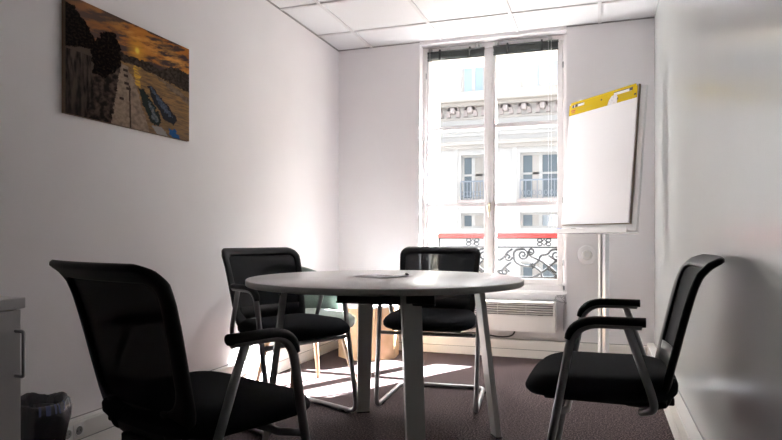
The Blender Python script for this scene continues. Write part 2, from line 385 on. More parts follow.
# ------------------------------------------------------------------ outside: the house across the street
def facade():
    t = thing('apartment_building', 'pale limestone apartment building across the street, seen through the window', 'building', (-2, 18, -9))
    ox, oy, oz = -2, 18, -9
    rows = [(-5.2, -3.3), (-1.7, 0.2), (1.18, 1.62), (2.02, 3.35), (5.22, 6.9)]       # openings
    centres = [-11.9, -9.65, -7.55, -5.5, -3.58, -1.62, 0.42, 2.5, 4.6, 6.7]
    hw = [0.5]*10; hw[4] = 0.34; hw[5] = 0.56
    x0, x1, z0, z1 = -32, 42, -9, 8.2  # unseen windowless ends, added to block low light along the street
    b = B()
    def bx(xa, xb, ya, yb, za, zb, mi=0): box(b, xa-ox, xb-ox, ya-oy, yb-oy, za-oz, zb-oz, mi)
    edges = [x0] + [v for c, h in zip(centres, hw) for v in (c-h, c+h)] + [x1]
    for i in range(0, len(edges), 2): bx(edges[i], edges[i+1], 18, 18.35, z0, z1)
    zs = [z0] + [v for r in rows for v in r] + [z1]
    for i in range(0, len(zs), 2):
        for c, h in zip(centres, hw): bx(c-h, c+h, 18, 18.35, zs[i], zs[i+1])
    bx(x0, x1, 18.6, 26, z0, z1)
    # flat surrounds round the visible storey's windows
    for c, h in zip(centres, hw):
        bx(c-h-0.22, c-h-0.10, 17.95, 18, 1.0, 3.6); bx(c+h+0.10, c+h+0.22, 17.95, 18, 1.0, 3.6)
    obj('wall', b, M['limestone_white'], t)
    for za, zb, d, m in ((4.00, 4.22, 0.10, 'limestone_white'), (4.86, 5.14, 0.42, 'limestone'), (3.62, 3.74, 0.12, 'limestone'), (-0.6, -0.3, 0.3, 'limestone')):
        b = B(); box(b, x0-ox, x1-ox, -d, 0, za-oz, zb-oz, bevel=0.02); box(b, x0-ox, x1-ox, -d*0.6, 0, za-oz-0.1, za-oz-0.002); obj('cornice', b, M[m], t)
    # carved frieze of consoles under the big cornice
    b = B()
    for a in range(9):
        th = PI*a/8; cx = 0.13*math.cos(th); cz = 0.07+0.13*math.sin(th)
        box(b, cx-0.045, cx+0.045, -0.16, 0, cz-0.045, cz+0.05)
    box(b, -0.07, 0.07, -0.26, 0, -0.02, 0.16, bevel=0.03); box(b, -0.20, -0.09, -0.12, 0, -0.10, 0.03); box(b, 0.09, 0.20, -0.12, 0, -0.10, 0.03)
    first = obj('carved_console', b, M['limestone_dark'], t)
    b = B(); box(b, x0-ox, x1-ox, -0.05, 0, 4.40-oz, 4.46-oz); obj('moulding', b, M['limestone'], t)
    n = 44
    for k in range(n):
        c = first if k == 0 else first.copy()
        if k: COL.objects.link(c); c.parent = t
        c.location = (-13.5+k*0.52-ox, 0, 4.58-oz)
    for ri, (za, zb) in enumerate(rows):
        for ci, (c, h) in enumerate(zip(centres, hw)):
            b = B(); f = 0.06; w = h
            box(b, c-w-ox, c-w+f-ox, 0.16, 0.24, za-oz, zb-oz); box(b, c+w-f-ox, c+w-ox, 0.16, 0.24, za-oz, zb-oz)
            box(b, c-w+f-ox, c+w-f-ox, 0.16, 0.24, zb-f-oz, zb-oz); box(b, c-w+f-ox, c+w-f-ox, 0.16, 0.24, za-oz, za+f-oz)
            box(b, c-0.05-ox, c+0.05-ox, 0.15, 0.24, za+f-oz, zb-f-oz)
            if ri >= 3: box(b, c-w+f-ox, c+w-f-ox, 0.17, 0.23, (za+zb)/2+0.05-oz, (za+zb)/2+0.11-oz)
            wn = obj('window', b, M['limestone_white'], t)
            gm = 'sky_glass' if (ri == 4 and ci == 4) else ('slate' if ri == 4 and ci == 5 else 'street_glass')
            b = B(); box(b, c-w+f-ox, c+w-f-ox, 0.20, 0.22, za+f-oz, zb-f-oz); obj('pane', b, M[gm], wn)
            # half drawn pale curtain behind one leaf
            b = B(); q0, q1 = (c+0.05, c+w-f) if ci != 5 else (c-w*0.42, c-0.05)
            if ri != 4: box(b, q0-ox, q1-ox, 0.17, 0.199, za+f-oz, zb-f-oz); obj('curtain', b, M['limestone'], wn)
            else: b.free()
            if ri == 3:
                b = B()
                box(b, c-w-0.08-ox, c+w+0.08-ox, -0.10, 0, za-0.10-oz, za-oz); obj('window_ledge', b, M['limestone_dark'], t)
                b = B(); n = 7
                box(b, c-w-ox, c+w-ox, -0.06, -0.03, za+0.52-oz, za+0.56-oz)
                for k in range(n+1):
                    x = c-w+2*w*k/n; box(b, x-0.012-ox, x+0.012-ox, -0.055, -0.035, za+0.01-oz, za+0.52-oz)
                for k in range(n):
                    x = c-w+2*w*(k+.5)/n
                    tube(b, [(x-ox+0.045*math.cos(a), -0.045, za+0.17-oz+0.07*math.sin(a)) for a in (2*PI*i/10 for i in range(10))], 0.010, 6, closed=True)
                obj('window_guard', b, M['grey_iron'], t)
    # mansard attic
    b = B(); box(b, x0-ox, x1-ox, 0.5, 6, z1-oz+0.0, z1-oz+1.0); obj('roof', b, M['slate'], t)
facade()
b = B(); box(b, -32, 42, YO, 30, -9.3, -9.0)
g = struct('ground', b, M['street'])

# ------------------------------------------------------------------ table
TC = Vector((-0.898, 2.556, 0))
TA = math.radians(32)
def table():
    t = thing('round_table', 'round white meeting table on four flat grey legs in the middle of the room', 'table', TC)
    R, zt = 0.60, 0.740
    b = B()
    lathe(b, [(0.01, zt), (R-0.004, zt), (R-0.001, zt-0.002)], 96, 0, cap=False)
    lathe(b, [(R-0.001, zt-0.002), (R, zt-0.005), (R, zt-0.023), (R-0.003, zt-0.026)], 96, 1, cap=False)
    lathe(b, [(R-0.003, zt-0.026), (0.01, zt-0.026)], 96, 1, cap=False)
    bmesh.ops.remove_doubles(b, verts=b.verts[:], dist=1e-5)
    bmesh.ops.holes_fill(b, edges=[e for e in b.edges if e.is_boundary], sides=100)
    obj('tabletop', b, [M['tabletop'], M['table_edge']], t)
    b = B()
    for k in range(2):
        a = TA + k*PI/2; d = Vector((math.cos(a), math.sin(a), 0)); s = Vector((-d.y, d.x, 0))
        z1, z0 = (0.7135, 0.672) if k == 0 else (0.7130, 0.6725)
        q = [d*sx*0.46 + s*sy*0.022 for sx, sy in ((-1, -1), (1, -1), (1, 1), (-1, 1))]
        prism(b, [(v.x, v.y) for v in q], z0, z1)
    q = 0.10; prism(b, [(q, q), (-q, q), (-q, -q), (q, -q)], 0.686, 0.7132)
    obj('under_frame', b, M['dark_steel'], t)
    for sg in (1, -1):
        b = B(); xs = sorted((sg*-0.065, sg*0.325)); ys = sorted((sg*-0.385, sg*-0.360))
        box(b, xs[0], xs[1], ys[0], ys[1], 0.664, 0.6715); box(b, xs[0], xs[1], ys[0]+0.009, ys[0]+0.016, 0.6716, 0.7125); obj('support_rail', b, M['dark_steel'], t)
    for k in range(4):
        a = TA + k*PI/2; d = Vector((math.cos(a), math.sin(a), 0)); s = Vector((-d.y, d.x, 0))
        b = B(); rt, rb = 0.437, 0.525
        rings = []
        for z, rad, w in ((0.713, rt, 0.039), (0.30, rt+(rb-rt)*0.58, 0.035), (0.004, rb, 0.033)):
            c = d*rad + Vector((0, 0, z)); th = 0.0125
            rings.append([b.verts.new(c + d*dx*th + s*dy*w) for dx, dy in ((-1, -1), (1, -1), (1, 1), (-1, 1))])
        for A, C in zip(rings, rings[1:]):
            for i in range(4): b.faces.new((A[i], A[(i+1) % 4], C[(i+1) % 4], C[i]))
        b.faces.new(rings[0]); b.faces.new(rings[-1][::-1])
        bmesh.ops.bevel(b, geom=[e for e in b.edges if abs((e.verts[0].co-e.verts[1].co).z) > 0.1], offset=0.004, segments=2, affect='EDGES')
        lg = obj('leg', b, M['table_leg'], t)
        b = B(); c = d*rb
        q = [c + d*dx*0.016 + s*dy*0.034 for dx, dy in ((-1, -1), (1, -1), (1, 1), (-1, 1))]
        prism(b, [(v.x, v.y) for v in q], 0.0, 0.0055); obj('foot', b, M['black_plastic'], lg)
        b = B(); c = d*(rt-0.035); q = [c + d*dx*0.04 + s*dy*0.05 for dx, dy in ((-1, -1), (1, -1), (1, 1), (-1, 1))]
        prism(b, [(v.x, v.y) for v in q], 0.700, 0.7136); obj('mounting_plate', b, M['black_plastic'], lg)
table()

# papers and a pen on the table
def on_table():
    z = 0.7405
    t = thing('leaflet', 'open white leaflet lying on the far side of the round table', 'paper', (-0.935, 2.615, z))
    def sheet(b, pts, z0, curl):
        n = 10; rows = []
        p = [Vector((*q, 0)) for q in pts]
        for i in range(n+1):
            u = i/n; a = p[0].lerp(p[1], u); c = p[3].lerp(p[2], u); hh = z0 + curl*(abs(u-0.5)*2)**2
            rows.append([b.verts.new((v.x, v.y, hh)) for v in (a, a.lerp(c, 0.5), c)])
        for A, C in zip(rows, rows[1:]):
            for j in range(2): b.faces.new((A[j], C[j], C[j+1], A[j+1])).smooth = True
        r = bmesh.ops.extrude_face_region(b, geom=b.faces[:])
        bmesh.ops.translate(b, verts=[v for v in r['geom'] if isinstance(v, bmesh.types.BMVert)], vec=(0, 0, 0.0006))
    b = B(); sheet(b, [(-0.10, -0.10), (0.08, -0.16), (0.13, 0.06), (-0.07, 0.12)], 0.0004, 0.004); obj('page', b, M['paper'], t)
    b = B()
    rnd = random.Random(3); th = math.radians(-18)
    for k in range(9):
        x0 = -0.055 + 0.018*k; w = 0.011+rnd.random()*0.005
        box(b, x0, x0+w, 0.035-0.005*k, 0.055-0.005*k, 0.0020, 0.0026)
    box(b, -0.085, -0.060, 0.030, 0.062, 0.0030, 0.0036)
    obj('printed_heading', b, M['ink'], t)
    p = thing('pen', 'small black pen lying at the right edge of the leaflet on the round table', 'pen', (-0.842, 2.700, z), math.radians(112))
    b = B(); tube(b, [(-0.045, 0, 0.0058), (0.045, 0, 0.0058)], 0.0055, 12); obj('barrel', b, M['black_plastic'], p)
    b = B(); tube(b, [(0.0455, 0, 0.0058), (0.062, 0, 0.0058)], [0.005, 0.0012], 12); obj('tip', b, M['black_plastic'], p)
    b = B(); tube(b, [(-0.048, 0, 0.0120), (-0.012, 0, 0.0125)], 0.0012, 8); obj('clip', b, M['dark_steel'], p)
on_table()

# ------------------------------------------------------------------ the black visitor chairs
BACK = [(0.400, -0.165), (0.44, -0.176), (0.52, -0.196), (0.60, -0.216), (0.70, -0.241), (0.77, -0.261), (0.81, -0.278), (0.838, -0.303), (0.856, -0.336)]
def back_u(z):
    for (za, ua), (zb, ub) in zip(BACK, BACK[1:]):
        if z <= zb or zb == BACK[-1][0]:
            return ua + (ub-ua)*(z-za)/(zb-za)
def back_pt(v, z, off=0.0):
    u = back_u(z); e = 0.01
    s = (back_u(min(z+e, 0.856)) - back_u(max(z-e, 0.40))) / (min(z+e, 0.856)-max(z-e, 0.40))
    n = Vector((1, 0, -s)).normalized()
    return Vector((u + 0.030*(v/0.24)**2, v, z)) + n*off

def outline(hwt, hwb, z0, z1, rt, rb, nc=9, ns=12):
    pts = []
    def hw(z): return hwb + (hwt-hwb)*min(1, (z-z0)/(z1-z0)/0.8)
    def arc(cx, cz, r, a0, a1):
        for k in range(nc): 
            a = a0+(a1-a0)*k/nc; pts.append((cx+r*math.cos(a), cz+r*math.sin(a)))
    def seg(p, q):
        for k in range(ns): t = k/ns; pts.append((p[0]+(q[0]-p[0])*t, p[1]+(q[1]-p[1])*t))
    a, c = hwt, hwb
    arc(a-rt, z1-rt, rt, 0, PI/2); seg((a-rt, z1), (-a+rt, z1)); arc(-a+rt, z1-rt, rt, PI/2, PI)
    seg((-a, z1-rt), (-c, z0+rb)); arc(-c+rb, z0+rb, rb, PI, 1.5*PI); seg((-c+rb, z0), (c-rb, z0))
    arc(c-rb, z0+rb, rb, 1.5*PI, 2*PI); seg((c, z0+rb), (a, z1-rt))
    return pts

def make_chair(label):
    root = thing('visitor_chair', label, 'chair', group='black mesh-backed visitor chairs')
    # seat cushion: rounded slab, waterfall front
    b = B(); N = 56
    def sup(t, ax, ay, e=4.2):
        c, s = math.cos(t), math.sin(t)
        x = ax*math.copysign(abs(c)**(2/e), c); yy = ay*math.copysign(abs(s)**(2/e), s)
        return x, yy
    prof = [(0.0, 0.498), (0.35, 0.499), (0.70, 0.497), (0.88, 0.492), (0.96, 0.482), (1.0, 0.466), (0.995, 0.448), (0.96, 0.438), (0.85, 0.434), (0.0, 0.434)]
    rings = []
    for k, z in prof[1:-1]:
        r = []
        for i in range(N):
            x, yy = sup(2*PI*i/N, 0.228*k, 0.247*k)
            front = max(0, (x-0.08)/0.145)
            zz = z - 0.020*front**2*(1 if z > 0.46 else 0.4) + 0.006*max(0, -x/0.2) + (0.008*(yy/0.238)**2 if z > 0.488 else 0)
            r.append(b.verts.new((x+0.02, yy*(1-0.05*max(0, -x/0.22)), zz)))
        rings.append(r)
    for A, C in zip(rings, rings[1:]):
        for i in range(N): b.faces.new((A[i], A[(i+1) % N], C[(i+1) % N], C[i])).smooth = True
    for r, z in ((rings[0], 0.499), (rings[-1], 0.434)):
        c = b.verts.new((0.02, 0, z))
        for i in range(N): b.faces.new((r[i], r[(i+1) % N], c)).smooth = True
    obj('seat', b, M['black_fabric'], root)
    b = B(); box(b, -0.17, 0.18, -0.185, 0.185, 0.418, 0.4335, bevel=0.005)
    box(b, -0.20, -0.08, -0.055, 0.055, 0.395, 0.420, bevel=0.005)
    obj('seat_pan', b, M['black_plastic'], root)
    # backrest frame
    out = outline(0.242, 0.222, 0.402, 0.855, 0.046, 0.125); inn = outline(0.208, 0.188, 0.495, 0.818, 0.028, 0.085)
    b = B(); rings = []
    for (vo, zo), (vi, zi) in zip(out, inn):
        mv, mz = (vo+vi)/2, (zo+zi)/2; hv, hz = (vo-vi)/2, (zo-zi)/2
        r = []
        for k in range(12):
            a = 2*PI*k/12; cs = math.copysign(abs(math.cos(a))**0.6, math.cos(a)); sn = math.copysign(abs(math.sin(a))**0.5, math.sin(a))
            r.append(b.verts.new(back_pt(mv+hv*cs, min(0.856, max(0.400, mz+hz*cs)), 0.011*sn)))
        rings.append(r)
    n = len(rings)
    for i in range(n):
        A, C = rings[i], rings[(i+1) % n]
        for k in range(12): b.faces.new((A[k], A[(k+1) % 12], C[(k+1) % 12], C[k])).smooth = True
    obj('backrest_frame', b, M['black_plastic'], root)
    # mesh panel
    b = B(); cz = 0.67; rings = []
    for s in (1.02, 0.9, 0.75, 0.6, 0.45, 0.3, 0.15):
        rings.append([b.verts.new(back_pt(v*s, cz+(z-cz)*s, 0.002)) for v, z in inn])
    for A, C in zip(rings, rings[1:]):
        for i in range(n): b.faces.new((A[i], A[(i+1) % n], C[(i+1) % n], C[i])).smooth = True
    c = b.verts.new(back_pt(0, cz, 0.002))
    for i in range(n): b.faces.new((rings[-1][i], rings[-1][(i+1) % n], c)).smooth = True
    obj('mesh_panel', b, M['mesh'], root)
    # lumbar band across the mesh
    b = B(); rr = []
    for k in range(17):
        v = -0.196+0.392*k/16
        rr.append([b.verts.new(back_pt(v, z, o)) for z, o in ((0.56, 0.004), (0.56, 0.009), (0.50, 0.009), (0.50, 0.004))])
    for A, C in zip(rr, rr[1:]):
        for k in range(4): b.faces.new((A[k], A[(k+1) % 4], C[(k+1) % 4], C[k])).smooth = True
    b.faces.new(rr[0]); b.faces.new(rr[-1][::-1])
    obj('lumbar_support', b, M['black_plastic'], root)
    # hidden brackets joining seat and back
    for v in (-0.13, 0.13):
        b = B(); tube(b, fillet([(-0.06, v, 0.414), (-0.172, v, 0.410), (-0.186, v, 0.50)], 0.03), 0.013, 10, flat=(1.3, 0.8))
        obj('back_bracket', b, M['black_plastic'], root)
    # cantilever sled frame: one bent tube
    W = 0.272; r = 0.0125; b = B()
    path = [(-0.100, W, 0.668), (0.085, W, 0.668), (0.205, W-0.006, 0.0135), (-0.335, W-0.02, 0.0135),
            (-0.335, -W+0.02, 0.0135), (0.205, -W+0.006, 0.0135), (0.085, -W, 0.668), (-0.100, -W, 0.668)]
    tube(b, fillet(path, [0, 0.075, 0.065, 0.06, 0.06, 0.065, 0.075, 0], 9), r, 14)
    for sgn in (1, -1):
        tube(b, fillet([(-0.062, sgn*W, 0.660), (-0.125, sgn*(W-0.006), 0.475), (-0.135, sgn*(W-0.014), 0.430), (-0.10, sgn*0.20, 0.406)], [0, 0.02, 0.03, 0], 6), 0.0115, 12)
    tube(b, [(0.134, -W+0.003, 0.400), (0.110, -0.20, 0.395), (0.110, 0.20, 0.395), (0.134, W-0.003, 0.400)], 0.0105, 12)
    obj('sled_frame', b, M['tube'], root)
    for sgn in (1, -1):
        b = B()
        pad = fillet([(-0.110, sgn*W, 0.677), (0.090, sgn*W, 0.677), (0.1115, sgn*W, 0.560)], [0, 0.080, 0], 9)
        tube(b, pad[:-1], [0.0145]*(len(pad)-4)+[0.0138, 0.0128, 0.0115], 14, flat=(1.15, 0.95)); obj('armrest_pad', b, M['black_plastic'], root)
        for u in (0.10, -0.27):
            b = B(); tube(b, [(u-0.02, sgn*(W-0.012), 0.0075), (u+0.02, sgn*(W-0.012), 0.0075)], 0.0075, 10, flat=(1.7, 1)); obj('floor_glide', b, M['black_plastic'], root)
    return root

def copy_tree(o, parent=None):
    c = o.copy(); COL.objects.link(c)
    if parent: c.parent = parent
    for ch in list(o.children): copy_tree(ch, c)
    return c

chair_spots = [
    (-1.040, 1.432, 70.0, 'black mesh-backed visitor chair nearest the camera, its back turned, beside the waste bin'),
    (-1.484, 2.788, -24.8, 'black mesh-backed visitor chair by the left wall, in front of the sage green tub chair'),
    (-0.885, 3.308, -85.6, 'black mesh-backed visitor chair facing the camera behind the round table, in front of the window'),
    (0.020, 2.135, 178.3, 'black mesh-backed visitor chair seen side on against the right wall'),
]
proto = make_chair(chair_spots[0][3])
for i, (x, y, a, lab) in enumerate(chair_spots):
    o = proto if i == 0 else copy_tree(proto)
    o.location = (x, y, 0); o.rotation_euler.z = math.radians(a); o['label'] = lab

# ------------------------------------------------------------------ sage tub chair
def tub_chair():
    t = thing('tub_chair', 'sage green upholstered tub chair with tapered beech legs by the left wall', 'chair', (-1.675, 3.330, 0), math.radians(-33))
    # local: +x forward
    b = B(); N = 48; rings = []
    for k, z in ((0.3, 0.472), (0.7, 0.471), (0.9, 0.462), (1.0, 0.440), (1.0, 0.405), (0.96, 0.388), (0.5, 0.385)):
        r = []
        for i in range(N):
            a = 2*PI*i/N; c, s = math.cos(a), math.sin(a)
            x = 0.255*k*math.copysign(abs(c)**0.62, c); yy = 0.245*k*math.copysign(abs(s)**0.62, s)
            r.append(b.verts.new((x+0.025, yy, z)))
        rings.append(r)
    for A, C in zip(rings, rings[1:]):
        for i in range(N): b.faces.new((A[i], A[(i+1) % N], C[(i+1) % N], C[i])).smooth = True
    b.faces.new(rings[0]); b.faces.new(rings[-1][::-1])
    obj('seat', b, M['sage_sunlit'], t)
    b = B(); n = 28; cols = []
    for i in range(n+1):
        a = PI - math.radians(88) + math.radians(176)*i/n       # wraps round the rear
        w = abs(i/n-0.5)*2
        top = 0.745 - 0.17*w**2.0
        col = []
        for rad, z in ((0.262, 0.36), (0.285, 0.50), (0.300, top-0.02), (0.292, top), (0.270, top), (0.258, top-0.02), (0.250, 0.50), (0.247, 0.36)):
            k = 1.0 + 0.0*w
            x = rad*k*math.cos(a) - 0.10*max(0, (z-0.45))*(1-w)
            col.append(b.verts.new((x+0.0, rad*k*math.sin(a), z)))
        cols.append(col)
    for A, C in zip(cols, cols[1:]):
        for k in range(8): b.faces.new((A[k], A[(k+1) % 8], C[(k+1) % 8], C[k])).smooth = True
    b.faces.new(cols[0]); b.faces.new(cols[-1][::-1])
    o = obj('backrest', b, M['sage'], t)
    md = o.modifiers.new('sub', 'SUBSURF'); md.levels = 1; md.render_levels = 1
    for sx in (1, -1):
        for sy in (1, -1):
            b = B(); tube(b, [(sx*0.15, sy*0.15, 0.384), (sx*0.222, sy*0.222, 0.0)], [0.019, 0.011], 14); obj('leg', b, M['beech'], t)
tub_chair()

# ------------------------------------------------------------------ octagonal stool
def stool():
    t = thing('octagonal_stool', 'low octagonal light wood stool standing in the far left corner', 'stool', (-1.70, 4.46, 0), math.radians(8))
    b = B(); R = 0.238
    poly = lambda r: [(r*math.cos(PI/8+k*PI/4), r*math.sin(PI/8+k*PI/4)) for k in range(8)]
    prism(b, poly(R), 0.0, 0.385)
    bmesh.ops.bevel(b, geom=[e for e in b.edges if abs((e.verts[0].co-e.verts[1].co).z) > 0.1], offset=0.005, segments=2, affect='EDGES')
    obj('body', b, M['beech'], t)
    b = B(); prism(b, poly(R+0.006), 0.3853, 0.402); obj('top', b, M['white_plastic'], t)
stool()

# ------------------------------------------------------------------ flip chart
def flipchart():
    # board plane: origin at top left corner of the pad, measured in the room
    tl = Vector((-0.199, 4.475, 1.850)); tr = Vector((0.218, 3.994, 1.850))
    ex = (tr - tl).normalized(); back = Vector((-ex.y, ex.x, 0)).normalized()     # back normal points away from the viewer
    if back.y < 0: back = -back
    wid = (tr - tl).length
    down = (Vector((0, 0, -1))*0.852 - back*0.076).normalized()
    nrm = ex.cross(down).normalized()
    if nrm.dot(back) < 0: nrm = -nrm                                             # nrm points to the back
    base = Vector((0.022, 4.255, 0))
    t = thing('flip_chart', 'white flip chart easel on an aluminium post in front of the window wall', 'flip chart', base)
    def P(x, d, n): return tl + ex*x + down*d + nrm*n - base
    def slab(x0, x1, d0, d1, n0, n1, mi=0, bm=None, bev=0):
        b = bm or B()
        vs = box(b, 0, 1, 0, 1, 0, 1, mi)
        for v in vs:
            v.co = P(x0+(x1-x0)*v.co.x, d0+(d1-d0)*v.co.y, n0+(n1-n0)*v.co.z)
        if bev:
            es = {e for v in vs for e in v.link_edges}
            bmesh.ops.bevel(b, geom=list(es), offset=bev, segments=2, affect='EDGES')
        return b
    Hp = 0.855
    obj('board', slab(-0.006, wid+0.050, 0.02, Hp+0.055, 0.020, 0.036, bev=0.004), M['chart_white'], t)
    b = slab(0.000, wid+0.052, Hp+0.045, Hp+0.058, -0.055, 0.036); slab(0.000, wid+0.052, Hp+0.030, Hp+0.058, -0.058, -0.054, bm=b)
    obj('pen_tray', b, M['chart_white'], t)
    for k, x in enumerate((0.10, wid-0.10)):
        b = slab(x-0.02, x+0.02, -0.012, 0.003, 0.006, 0.030); obj('pad_hook', b, M['chart_white'], t)
    # post with base
    top = P(wid/2, 0.45, 0.06)
    b = B()
    cx, cy = 0.0, 0.0
    d2 = Vector((ex.x, ex.y, 0)).normalized(); s2 = Vector((back.x, back.y, 0))
    def quad(w, d, z0, z1, mi, off=0):
        q = [d2*(a*w+off) + s2*c*d for a, c in ((-1, -1), (1, -1), (1, 1), (-1, 1))]
        prism(b, [(v.x+cx, v.y+cy) for v in q], z0, z1, mi)
    quad(0.034, 0.016, 0.04, 1.45, 0)
    obj('post', b, M['pole'], t)
    b = B(); 
    q = [d2*(a*0.012-0.013) + s2*(c*0.004-0.0205) for a, c in ((-1, -1), (1, -1), (1, 1), (-1, 1))]
    prism(b, [(v.x, v.y) for v in q], 0.05, 1.40); obj('post_trim', b, M['white_plastic'], t)
    b = B(); v = P(wid/2, 0.50, 0.038); tube(b, [v, (s2.x*0.0, s2.y*0.0, v.z)], 0.02, 12); obj('pivot', b, M['dark_steel'], t)
    b = B(); lathe(b, [(0.20, 0.0), (0.205, 0.008), (0.19, 0.018), (0.05, 0.030), (0.04, 0.045)], 48); obj('base', b, M['pole'], t)
    # the paper pad hangs from the hooks: its own thing
    p = thing('flip_chart_pad', 'large white paper pad with a yellow printed header, hanging on the flip chart', 'paper pad', base)
    b = slab(0, wid+0.004, 0.004, Hp, 0.0085, 0.0195); obj('backing_card', b, M['card'], p)  # card back, darkened and widened to paint the pad's shaded side
    b = slab(-0.001, wid-0.002, 0.006, Hp-0.006, 0.001, 0.0083)
    obj('sheets', b, M['paper'], p)
    hd = slab(0.0, wid, 0.0, 0.088, -0.0015, 0.0008)
    bmesh.ops.bevel(hd, geom=[e for e in hd.edges if abs(((e.verts[0].co-e.verts[1].co).normalized()).dot(nrm)) > 0.9
                              and min((e.verts[0].co-P(0, 0, 0)).length, (e.verts[0].co-P(wid, 0, 0)).length) < 0.02], offset=0.014, segments=4, affect='EDGES')
    hdr = obj('header_band', hd, M['yellow'], p)
    for x0, x1 in ((0.028, 0.155), (wid-0.20, wid-0.05)):
        obj('handle_slot', slab(x0, x1, 0.020, 0.036, -0.0022, -0.0016), M['chart_white'], hdr)
    b = B()
    for x, d, w in ((0.032, 0.028, 0.018), (0.062, 0.026, 0.026), (wid-0.066, 0.024, 0.028)):
        slab(x, x+w, d-0.008, d+0.010, -0.0030, -0.0023, 0, b)
    slab(0.075, 0.145, 0.017, 0.021, -0.0030, -0.0023, 0, b); slab(wid-0.20, wid-0.075, 0.016, 0.020, -0.0030, -0.0023, 0, b)
    slab(0.318, 0.330, 0.034, 0.044, -0.0030, -0.0023, 0, b)
    slab(wid-0.024, wid-0.006, 0.060, 0.070, -0.0030, -0.0023, 0, b); slab(wid-0.172, wid-0.158, 0.055, 0.068, -0.0030, -0.0023, 0, b)
    obj('printed_marks', b, M['ink'], hdr)
    b = B(); slab(0.020, 0.066, 0.052, 0.062, -0.0024, -0.0017, 0, b); slab(0.030, 0.062, 0.067, 0.074, -0.0024, -0.0017, 0, b); obj('printed_emblem', b, M['ink_red'], hdr)
    b = B()
    for k in range(9): slab(0.085+0.017*k, 0.085+0.017*k+0.012, 0.056, 0.059, -0.0024, -0.0017, 0, b)
    for k in range(5): slab(0.095+0.017*k, 0.095+0.017*k+0.011, 0.066, 0.069, -0.0024, -0.0017, 0, b)
    for r_ in range(3):
        for k in range(6): slab(wid-0.145+0.018*k, wid-0.145+0.018*k+0.013, 0.044+0.011*r_, 0.0465+0.011*r_, -0.0024, -0.0017, 0, b)
    obj('small_print', b, M['ink_grey'], hdr)
    b = B(); poly = [(0.385, 0.090), (0.395, 0.060), (0.418, 0.036), (0.458, 0.030), (0.470, 0.050), (0.468, 0.088)]
    fr = [b.verts.new(P(x, d, -0.0036)) for x, d in poly]; bk = [b.verts.new(P(x, d, -0.0016)) for x, d in poly]
    b.faces.new(fr); b.faces.new(bk[::-1])
    for i in range(6): b.faces.new((fr[i], fr[(i+1) % 6], bk[(i+1) % 6], bk[i]))
    obj('torn_paper_patch', b, M['torn'], hdr)
    # two markers in the tray
    for lab, m, x, L in (('white marker pen with blue cap lying in the flip chart tray', 'blue', 0.005, 0.12), ('white marker pen with black cap lying in the flip chart tray', 'ink', 0.155, 0.12)):
        o0 = tl + ex*x + down*(Hp+0.034) + nrm*(-0.030)
        mk = thing('marker_pen', lab, 'pen', o0, group='marker pens in the flip chart tray')
        b = B(); tube(b, [ex*0.045, ex*L], 0.009, 12); obj('barrel', b, M['white_plastic'], mk)
        b = B(); tube(b, [ex*0.0, ex*0.0445], 0.010, 12); obj('cap', b, M[m], mk)
flipchart()

# ------------------------------------------------------------------ radiator with cables
def radiator():
    x0, x1, yb, yf, z0, z1 = -1.17, -0.317, 4.884, 4.715, 0.205, 0.425
    ox, oy = (x0+x1)/2, 4.80
    t = thing('wall_radiator', 'white electric panel radiator with a louvred top mounted under the window', 'radiator', (ox, oy, z0))
    def bx(b, a0, a1, c0, c1, d0, d1, mi=0, bev=0): box(b, a0-ox, a1-ox, c0-oy, c1-oy, d0-z0, d1-z0, mi, bev)
    b = B()
    bx(b, x0, x1, yf, yf+0.012, z0, 0.325); bx(b, x0, x0+0.014, yf, 4.86, 0.325, z1); bx(b, x1-0.014, x1, yf, 4.86, 0.325, z1)
    bx(b, x0+0.014, x1-0.014, yf+0.012, yf+0.02, 0.20, 0.325); bx(b, x0, x1, yf+0.012, 4.86, z0, z0+0.012); bx(b, x0, x0+0.014, yf+0.012, 4.86, z0+0.012, 0.325)
    bx(b, x1-0.014, x1, yf+0.012, 4.86, z0+0.012, 0.325)
    bx(b, x0, x1, yf, 4.86, z1-0.010, z1, bev=0.003)
    obj('casing', b, M['radiator'], t)
    b = B()
    for k in range(5):
        z = 0.334 + k*0.0175
        vs = box(b, x0+0.014-ox, x1-0.014-ox, yf+0.003-oy, yf+0.026-oy, z-z0, z+0.005-z0)
        for v in vs:
            if v.co.y > yf+0.01-oy: v.co.z += 0.004
    for k in range(1, 4):
        x = x0+(x1-x0)*k/4; bx(b, x-0.0015, x+0.0015, yf+0.002, yf+0.010, 0.325, z1-0.011)
    obj('louvres', b, M['radiator'], t)
    b = B(); bx(b, x0+0.014, x1-0.014, yf+0.040, yf+0.045, 0.325, z1-0.011); obj('louvre_shade_sheet', b, M['slot'], t)  # dark sheet that paints the shade behind the louvres
    b = B(); bx(b, x0+0.1, x0+0.14, 4.86, yb, z0+0.03, z1-0.03); bx(b, x1-0.14, x1-0.1, 4.86, yb, z0+0.03, z1-0.03); obj('wall_bracket', b, M['dark_steel'], t)
    b = B(); tube(b, fillet([(x1-0.30-ox, -0.02, -0.002), (x1-0.32-ox, -0.02, -0.05), (x1-0.42-ox, -0.02, -0.065), (x1-0.62-ox, -0.02, -0.035), (x1-0.78-ox, -0.02, -0.055)], 0.08), 0.006, 8)
    obj('power_cable', b, M['dark_steel'], t)
radiator()

